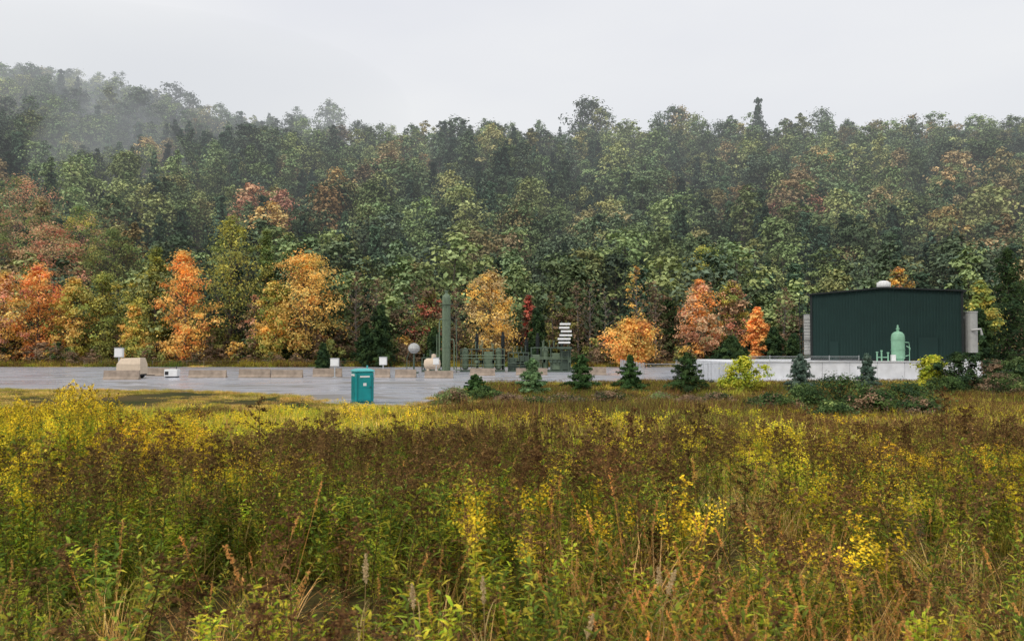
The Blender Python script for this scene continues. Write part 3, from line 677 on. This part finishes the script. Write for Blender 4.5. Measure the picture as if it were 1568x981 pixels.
q.tube([(0,0,.5),(.6,.05,.5),(1.1,0,.5)],.05,8); q.obj('pipe_manifold',[M_mint],(36.6,80.6,2.0))
q=Q(); q.box(0,.4,0,.3,.15,.75); q.box(.05,.1,.1,.2,-.03,.15); q.box(.3,.35,.1,.2,-.03,.15); q.obj('utility_box',[M_white],(38.0,80.4,2.0))
def fence(name,x0,y0,x1,y1,h=1.9,z=0):
    L=math.dist((x0,y0),(x1,y1)); q=Q(); n=max(1,int(L/2.4))
    for i in range(n+1): q.lathe([(.04,0),(.04,h+.05),(.055,h+.06),(0,h+.12)],8,T=Matrix.Translation((L*i/n,0,0)))
    q.tube([(0,0,h),(L,0,h)],.025,6); q.tube([(0,0,.1),(L,0,.1)],.012,5)
    for k in np.arange(-h,L,.16):
        a=max(0,k); b=min(L,k+h)
        if b>a: q.tube([(a,.01,a-k),(b,.01,b-k)],.004,3); q.tube([(a,-.01,h-(a-k)),(b,-.01,h-(b-k))],.004,3)
    q.obj(name,[M_galv],(x0,y0,z),math.atan2(y1-y0,x1-x0))
fence('chain_link_fence',12.8,78,22.2,78.4); fence('chain_link_fence',22.3,78.6,34,78.8,h=.45,z=2.15); fence('chain_link_fence',22,78.6,20,98); fence('chain_link_fence',12.7,78.1,13.5,100)
e=empty('portable_toilet',(-9.35,50.3,.02),math.radians(24))
h=2.0; w=1.14; dd=1.2
q=Q(); q.box(-w/2,w/2,-dd/2,dd/2,.12,h,b=.05)
for sx in (-1,1):
    for k in range(5): q.box(sx*w/2-.012 if sx>0 else sx*w/2-.03,sx*w/2+.03 if sx>0 else sx*w/2+.012,-.48+k*.21,-.40+k*.21,.3,1.65)
q.obj('body',[M_teal],parent=e)
q=Q(); q.box(-.42,.42,-dd/2-.035,-dd/2+.01,.2,1.86,b=.01); q.box(-.36,.36,-dd/2-.05,-dd/2-.036,.3,.95); q.box(-.36,.36,-dd/2-.05,-dd/2-.036,1.02,1.4); q.obj('door',[M_teal],parent=e)
q=Q(); q.box(-w/2-.04,w/2+.04,-dd/2-.06,dd/2+.04,0,.115,b=.02); q.box(.3,.38,-dd/2-.08,-dd/2-.051,1.0,1.12)
for s in (-.43,.43): q.box(s-.015,s+.015,-dd/2-.045,-dd/2-.036,.2,1.86)
q.obj('skid_base',[M_teald],parent=e)
q=Q()
q.box(-.3,.3,-dd/2-.056,-dd/2-.037,1.66,1.76)
for s in (-1,1): q.box(s*.59-.02,s*.59+.02,-.4,.4,1.74,1.86)
q.box(-.1,.1,-dd/2-.066,-dd/2-.052,1.14,1.32); q.obj('vents_and_sign',[M_white],parent=e)
q=Q(); P=[]
for (ins,zz) in ((-.04,h+.003),(-.04,h+.06),(.06,h+.14),(.25,h+.2)):
    P+=[(-w/2+ins,-dd/2+ins,zz),(w/2-ins,-dd/2+ins,zz),(w/2-ins,dd/2-ins,zz),(-w/2+ins,dd/2-ins,zz)]
f=[[k*4+j,k*4+(j+1)%4,(k+1)*4+(j+1)%4,(k+1)*4+j] for k in range(3) for j in range(4)]+[[12,13,14,15]]
q.add(P,f); q.lathe([(.05,0),(.05,.3),(.07,.3),(0,.33)],10,T=Matrix.Translation((.4,.4,h+.05))); q.obj('roof',[simple('pale_teal_plastic',(.08,.42,.42),.4)],parent=e)
x=-9.0
q=Q(); r=.58
q.lathe([(0,0),(.85,0),(.85,.25),(r,.3),(r,3.4),(r+.06,3.4),(r+.06,3.55),(r,3.55),(r,7.2),(r+.06,7.2),(r+.06,7.32),(r,7.32),(r,10.2),(r*.85,10.5),(r*.4,10.7),(.2,10.75),(.2,11.1),(.3,11.1),(.3,11.2),(0,11.2)],22)
for zz in np.arange(.6,10,.35): q.tube([(-.22,-r-.2,zz),(.22,-r-.2,zz)],.02,4)
for s in (-.22,.22): q.tube([(s,-r-.2,.3),(s,-r-.2,10.4)],.03,4)
q.tube([(-r-.35,0,.2),(-r-.35,0,6.9),(-r-.3,0,7.2),(-r+.1,0,7.3)],.11,8)
q.tube([(-r-.7,0,0),(-r-.7,0,5.2)],.06,6)
q.tube([(r,0,4.5),(r+.4,0,4.5),(r+.5,0,4),(r+.5,0,.4),(2,0,.3)],.09,8)
q.lathe([(r,9.3),(.95,9.3),(.95,9.36),(r,9.36)],16)
q.obj('gas_processing_tower',[M_equip],(x,110,.03))
def skid(name,x,y,L,h,seed,mat=M_equip):
    r=np.random.default_rng(seed); q=Q()
    q.box(0,L,0,2.6,.0,.25,m=1)
    for i in np.linspace(0,L-.15,5): q.box(i,i+.15,-.06,.09,.25,h,m=1)
    q.box(0,L,-.06,.12,h,h+.15,m=1)
    n=int(L/1.4)
    for i in range(n):
        a=i*L/n+.15; t=r.random()
        if t<.5: q.box(a,a+L/n-.25,.15,2.4,.3,h*r.uniform(.65,.97),b=.04,m=int(r.random()<.4))
        elif t<.75: q.lathe([(0,0),(.3,.05),(.45,.2),(.45,h*.8),(.3,h*.95),(0,h)],14,T=Matrix.Translation((a+.5,.8,.3)))
        else:
            for k in range(3): q.tube([(a+.2+k*.3,.3,.3),(a+.2+k*.3,.3,h*r.uniform(.5,.9)),(a+.2+k*.3,1.5,h*.6)],.08,7)
    for k in range(3):
        zz=h*r.uniform(.3,.9); q.tube([(0,-.12-.1*k,zz),(L,-.12-.1*k,zz)],.06,6)
    for k in range(6):
        a=r.uniform(.2,L-.2); hh=r.uniform(.3,1.0); q.lathe([(.06,0),(.06,hh),(.14,hh+.02),(.14,hh+.1),(0,hh+.12)],8,T=Matrix.Translation((a,.2,h+.1)))
        q.box(a-.1,a+.35,-.2,-.1,h*.4,h*.4+.4,m=int(r.integers(0,2)))
    q.obj(name,[mat,M_equipd],(x,y,.03))
skid('compressor_skid',-7.2,112,6.2,3.1,1); skid('separator_skid',-.6,113,3.0,2.6,2,M_equipd); skid('compressor_skid',2.6,112,5.6,3.3,3); skid('separator_skid',-12.6,112,2.6,1.9,5,M_equipd)
def stack(px,top,d,r=.16):
    x=B(px)*d; H=CAM_Z+(HOR-top)*d/F; q=Q()
    q.lathe([(0,0),(r*1.6,0),(r*1.6,.2),(r,.25),(r,H*.6),(r*1.7,H*.62),(r*1.7,H*.9),(r,H*.92),(r,H),(r*.8,H),(r*.8,H-.2),(0,H-.2)],12); q.obj('exhaust_stack',[M_trim],(x,d,.03))
for px,top in ((730,510),(770,508),(823,510),(806,518),(860,505)): stack(px,top,114.8)
q=Q()
for k,(a,b,zz) in enumerate([(-.9,.7,3.95),(-1.0,.75,4.45),(-.75,.95,4.95),(-.55,.9,5.5),(-.8,.6,6.0),(-.7,.75,6.5)]): q.box(a,b,-.5,.5,zz,zz+.26,b=.03)
for sx in (-.5,.4): q.box(sx,sx+.12,-.06,.06,0,7.0,m=1)
q.box(-1.1,.9,-.6,.6,3.2,3.5,m=1); q.obj('louvred_cooler',[M_white,M_equipd],(B(864)*112.5,111,.03))
q=Q(); q.lathe([(0,-.72),(.4,-.62),(.72,-.3),(.8,0),(.72,.3),(.4,.62),(0,.72)],18,T=Matrix.Translation((0,0,3.3)))
q.tube([(0,0,0),(0,0,2.7)],.12,8,m=1); q.box(-.6,.6,-.4,.4,0,.2,m=1); q.tube([(-.5,-.2,3),(-.9,-.2,2),(-.9,-.2,.1)],.06,6,m=1); q.obj('spherical_pressure_vessel',[M_grey,M_equipd],(B(634)*106,106,.03))
q=Q(); Tm=Matrix.Translation((0,0,1.3))@Matrix.Rotation(math.pi/2,4,'Y'); q.lathe([(0,-1.1),(.5,-1.0),(.72,-.7),(.72,.7),(.5,1.0),(0,1.1)],16,T=Tm)
q.box(-.7,-.4,-.4,.4,0,.8); q.box(.4,.7,-.4,.4,0,.8); q.lathe([(0,0),(.3,0),(.3,.6),(0,.7)],10,T=Matrix.Translation((.2,0,1.9))); q.obj('horizontal_tank',[M_beige],(B(662)*104,104,.03))
q=Q(); q.tube([(0,0,0),(0,0,7)],.06,6); q.tube([(-.3,0,6.2),(.3,0,6.2)],.04,5); q.lathe([(0,0),(.14,.05),(.14,.25),(0,.3)],8,T=Matrix.Translation((0,0,7))); q.obj('vent_mast',[M_equip],(B(699)*111,111,.03))
def barrier(x,y,L=3.0,rz=0,h=.82):
    pr=[(-.3,0),(-.3,.1),(-.14,.33),(-.08,h),(.08,h),(.14,.33),(.3,.1),(.3,0)]
    q=Q(); v=[(0,a,b) for a,b in pr]+[(L,a,b) for a,b in pr]
    f=[[j,j+1,8+j+1,8+j][::-1] for j in range(7)]+[[0,1,6,7],[1,2,5,6],[2,3,4,5]]+[[15,14,9,8],[14,13,10,9],[13,12,11,10]]
    q.add(v,f); q.obj('concrete_barrier',[M_tan],(x,y,.03),rz)
r=np.random.default_rng(4)
for px0,px1,d in [(158,215,86),(292,352,92),(366,466,92),(480,526,94),(575,600,92),(606,640,92),(650,696,90),(720,760,98),(790,840,100),(226,262,97),(880,930,100)]:
    x=B(px0)*d; xe=B(px1)*d; n=max(1,round((xe-x)/3.0)); L=(xe-x)/n
    for k in range(n): barrier(x+k*L,d+r.uniform(-.35,.35),L-.15,r.normal(0,.03),r.uniform(.8,1.0))
q=Q(); w=2.7
P=[(0,0,.5),(w,0,.5),(w,1.9,.5),(0,1.9,.5),(.05,.05,1.6),(w-.05,.05,1.6),(w-.05,1.85,1.6),(.05,1.85,1.6),(.35,.4,2.25),(w-.2,.4,2.3),(w-.2,1.6,2.3),(.35,1.6,2.25)]
q.add(P,[[0,3,2,1],[0,1,5,4],[1,2,6,5],[2,3,7,6],[3,0,4,7],[4,5,9,8],[5,6,10,9],[6,7,11,10],[7,4,8,11],[8,9,10,11]],0)
q.box(.1,w-.1,.1,1.8,.3,.49,m=1); q.box(w-1.4,w-.2,-.03,.0,.5,.85,m=1)
for xx in (.5,2.1):
    for yy in (.05,1.7): q.lathe([(0,-.1),(.3,-.1),(.33,-.05),(.33,.05),(.3,.1),(0,.1)],14,m=1,T=Matrix.Translation((xx,yy,.33))@Matrix.Rotation(math.pi/2,4,'X'))
q.tube([(w,.9,.4),(w+1.2,.9,.35)],.05,6,m=1); q.obj('generator_trailer',[M_beige,M_dark],(B(185)*90,89,.03))
q=Q(); q.box(0,1.5,0,.9,.12,.95,b=.04); q.box(.1,.5,-.03,.0,.3,.7,m=1); q.box(.1,1.4,.1,.8,0,.12,m=1); q.lathe([(.05,0),(.05,.4),(0,.42)],8,m=1,T=Matrix.Translation((1.2,.5,.95))); q.obj('pump_unit',[M_white,M_dark],(B(252)*92,92,.03))
def pbox(px,top,d,w,h):
    x=B(px)*d; H=CAM_Z+(HOR-top)*d/F; q=Q()
    q.box(-w/2,w/2,-.2,.2,H-h,H,b=.03); q.box(-w/2+.08,w/2-.08,-.225,-.202,H-h+.08,H-.08); q.box(-.06,.06,-.05,.05,0,H-h,m=1); q.box(-.25,.25,-.15,.15,0,.08,m=1)
    q.box(-w/2-.04,w/2+.04,-.26,.24,H+.003,H+.05,m=1)
    q.obj('control_panel_cabinet',[M_white,M_galv],(x,d,.03))
pbox(183,533,96,1.0,1.1); pbox(513,549,92,.95,.9); pbox(587,547,92,.85,.9); pbox(668,548,96,.7,.8)
q=Q()
for x in np.arange(-75,60,3.0): q.box(x-.05,x+.05,-.05,.05,0,1.1)
for zz in (.55,1.0): q.tube([(-75,-.07,zz),(60,-.07,zz)],.015,4)
q.obj('post_and_cable_fence',[M_wood],(0,141,.02))

# ---------------------------------------------------------------- mist over the hill
def mist(name,loc,scale,dens,L=0.72,box=False):
    m,nt,out=newmat(name); ab=N(nt,'ShaderNodeVolumeAbsorption'); ab.inputs['Color'].default_value=(0,0,0,1); ab.inputs['Density'].default_value=dens
    em=N(nt,'ShaderNodeEmission'); em.inputs['Color'].default_value=(0.92,0.96,1.0,1); em.inputs['Strength'].default_value=dens*L  # mist glows by itself: emission stands in for sky light scattered in it
    ad=N(nt,'ShaderNodeAddShader'); nt.links.new(ab.outputs[0],ad.inputs[0]); nt.links.new(em.outputs[0],ad.inputs[1])
    nt.links.new(ad.outputs[0],out.inputs['Volume'])
    q=Q()
    if box: q.box(-1,1,-1,1,-1,1)
    else: q.lathe([(math.cos(a)+1e-4,math.sin(a)) for a in np.linspace(-math.pi/2,math.pi/2,17)],32)
    o=q.obj(name,[m],loc); o.scale=scale; return o
mist('mist',(0,440,90),(700,277,120),0.00065,L=.68,box=True)
mist('mist_wisp',(-150,300,62),(28,34,36),0.004)
mist('mist_wisp',(-215,400,122),(165,80,46),0.0034)

# ---------------------------------------------------------------- sky, sun, camera
w=bpy.data.worlds.new('World'); sc.world=w; w.use_nodes=True; nt=w.node_tree; nt.nodes.clear(); L=nt.links.new
out=N(nt,'ShaderNodeOutputWorld'); bg=N(nt,'ShaderNodeBackground'); bg.inputs['Strength'].default_value=0.1
sky=N(nt,'ShaderNodeTexSky'); sky.sky_type='NISHITA'; sky.sun_disc=False; sky.sun_elevation=math.radians(48); sky.sun_rotation=math.radians(215); sky.air_density=1; sky.dust_density=3
tc=N(nt,'ShaderNodeTexCoord'); mp=N(nt,'ShaderNodeMapping'); mp.inputs['Scale'].default_value=(1,1,3); L(tc.outputs['Generated'],mp.inputs[0])
nz=N(nt,'ShaderNodeTexNoise'); nz.inputs['Scale'].default_value=1.8; nz.inputs['Detail'].default_value=4; nz.inputs['Roughness'].default_value=.45; L(mp.outputs[0],nz.inputs[0])
r=N(nt,'ShaderNodeValToRGB'); r.color_ramp.elements[0].position=.3; r.color_ramp.elements[1].position=.66
r.color_ramp.elements[0].color=(.84,.85,.91,1); r.color_ramp.elements[1].color=(1.0,1.0,1.0,1); L(nz.outputs[0],r.inputs[0])
sx=N(nt,'ShaderNodeVectorMath',operation='SCALE'); L(r.outputs[0],sx.inputs[0]); sx.inputs['Scale'].default_value=10.3
mx=N(nt,'ShaderNodeMixRGB'); mx.inputs[0].default_value=.9; L(sky.outputs[0],mx.inputs[1]); L(sx.outputs[0],mx.inputs[2]); L(mx.outputs[0],bg.inputs[0]); L(bg.outputs[0],out.inputs[0])
sl=bpy.data.lights.new('overcast_sun','SUN'); sl.energy=1.5; sl.angle=math.radians(18); sl.color=(1,.95,.87)
so=bpy.data.objects.new('overcast_sun',sl); sc.collection.objects.link(so)
az=math.radians(215); el=math.radians(48)
d=Vector((math.sin(az)*math.cos(el),math.cos(az)*math.cos(el),math.sin(el))); so.rotation_euler=d.to_track_quat('Z','Y').to_euler()
cam=bpy.data.cameras.new('camera'); co=bpy.data.objects.new('camera',cam); sc.collection.objects.link(co); sc.camera=co
cam.sensor_width=36; cam.lens=36*F/1568; cam.clip_end=3000; cam.clip_start=.1
cam.dof.use_dof=True; cam.dof.focus_distance=60; cam.dof.aperture_fstop=4.0
co.location=(0,0,CAM_Z); co.rotation_euler=(math.radians(90)+math.atan((HOR-490.5)/F),0,0)
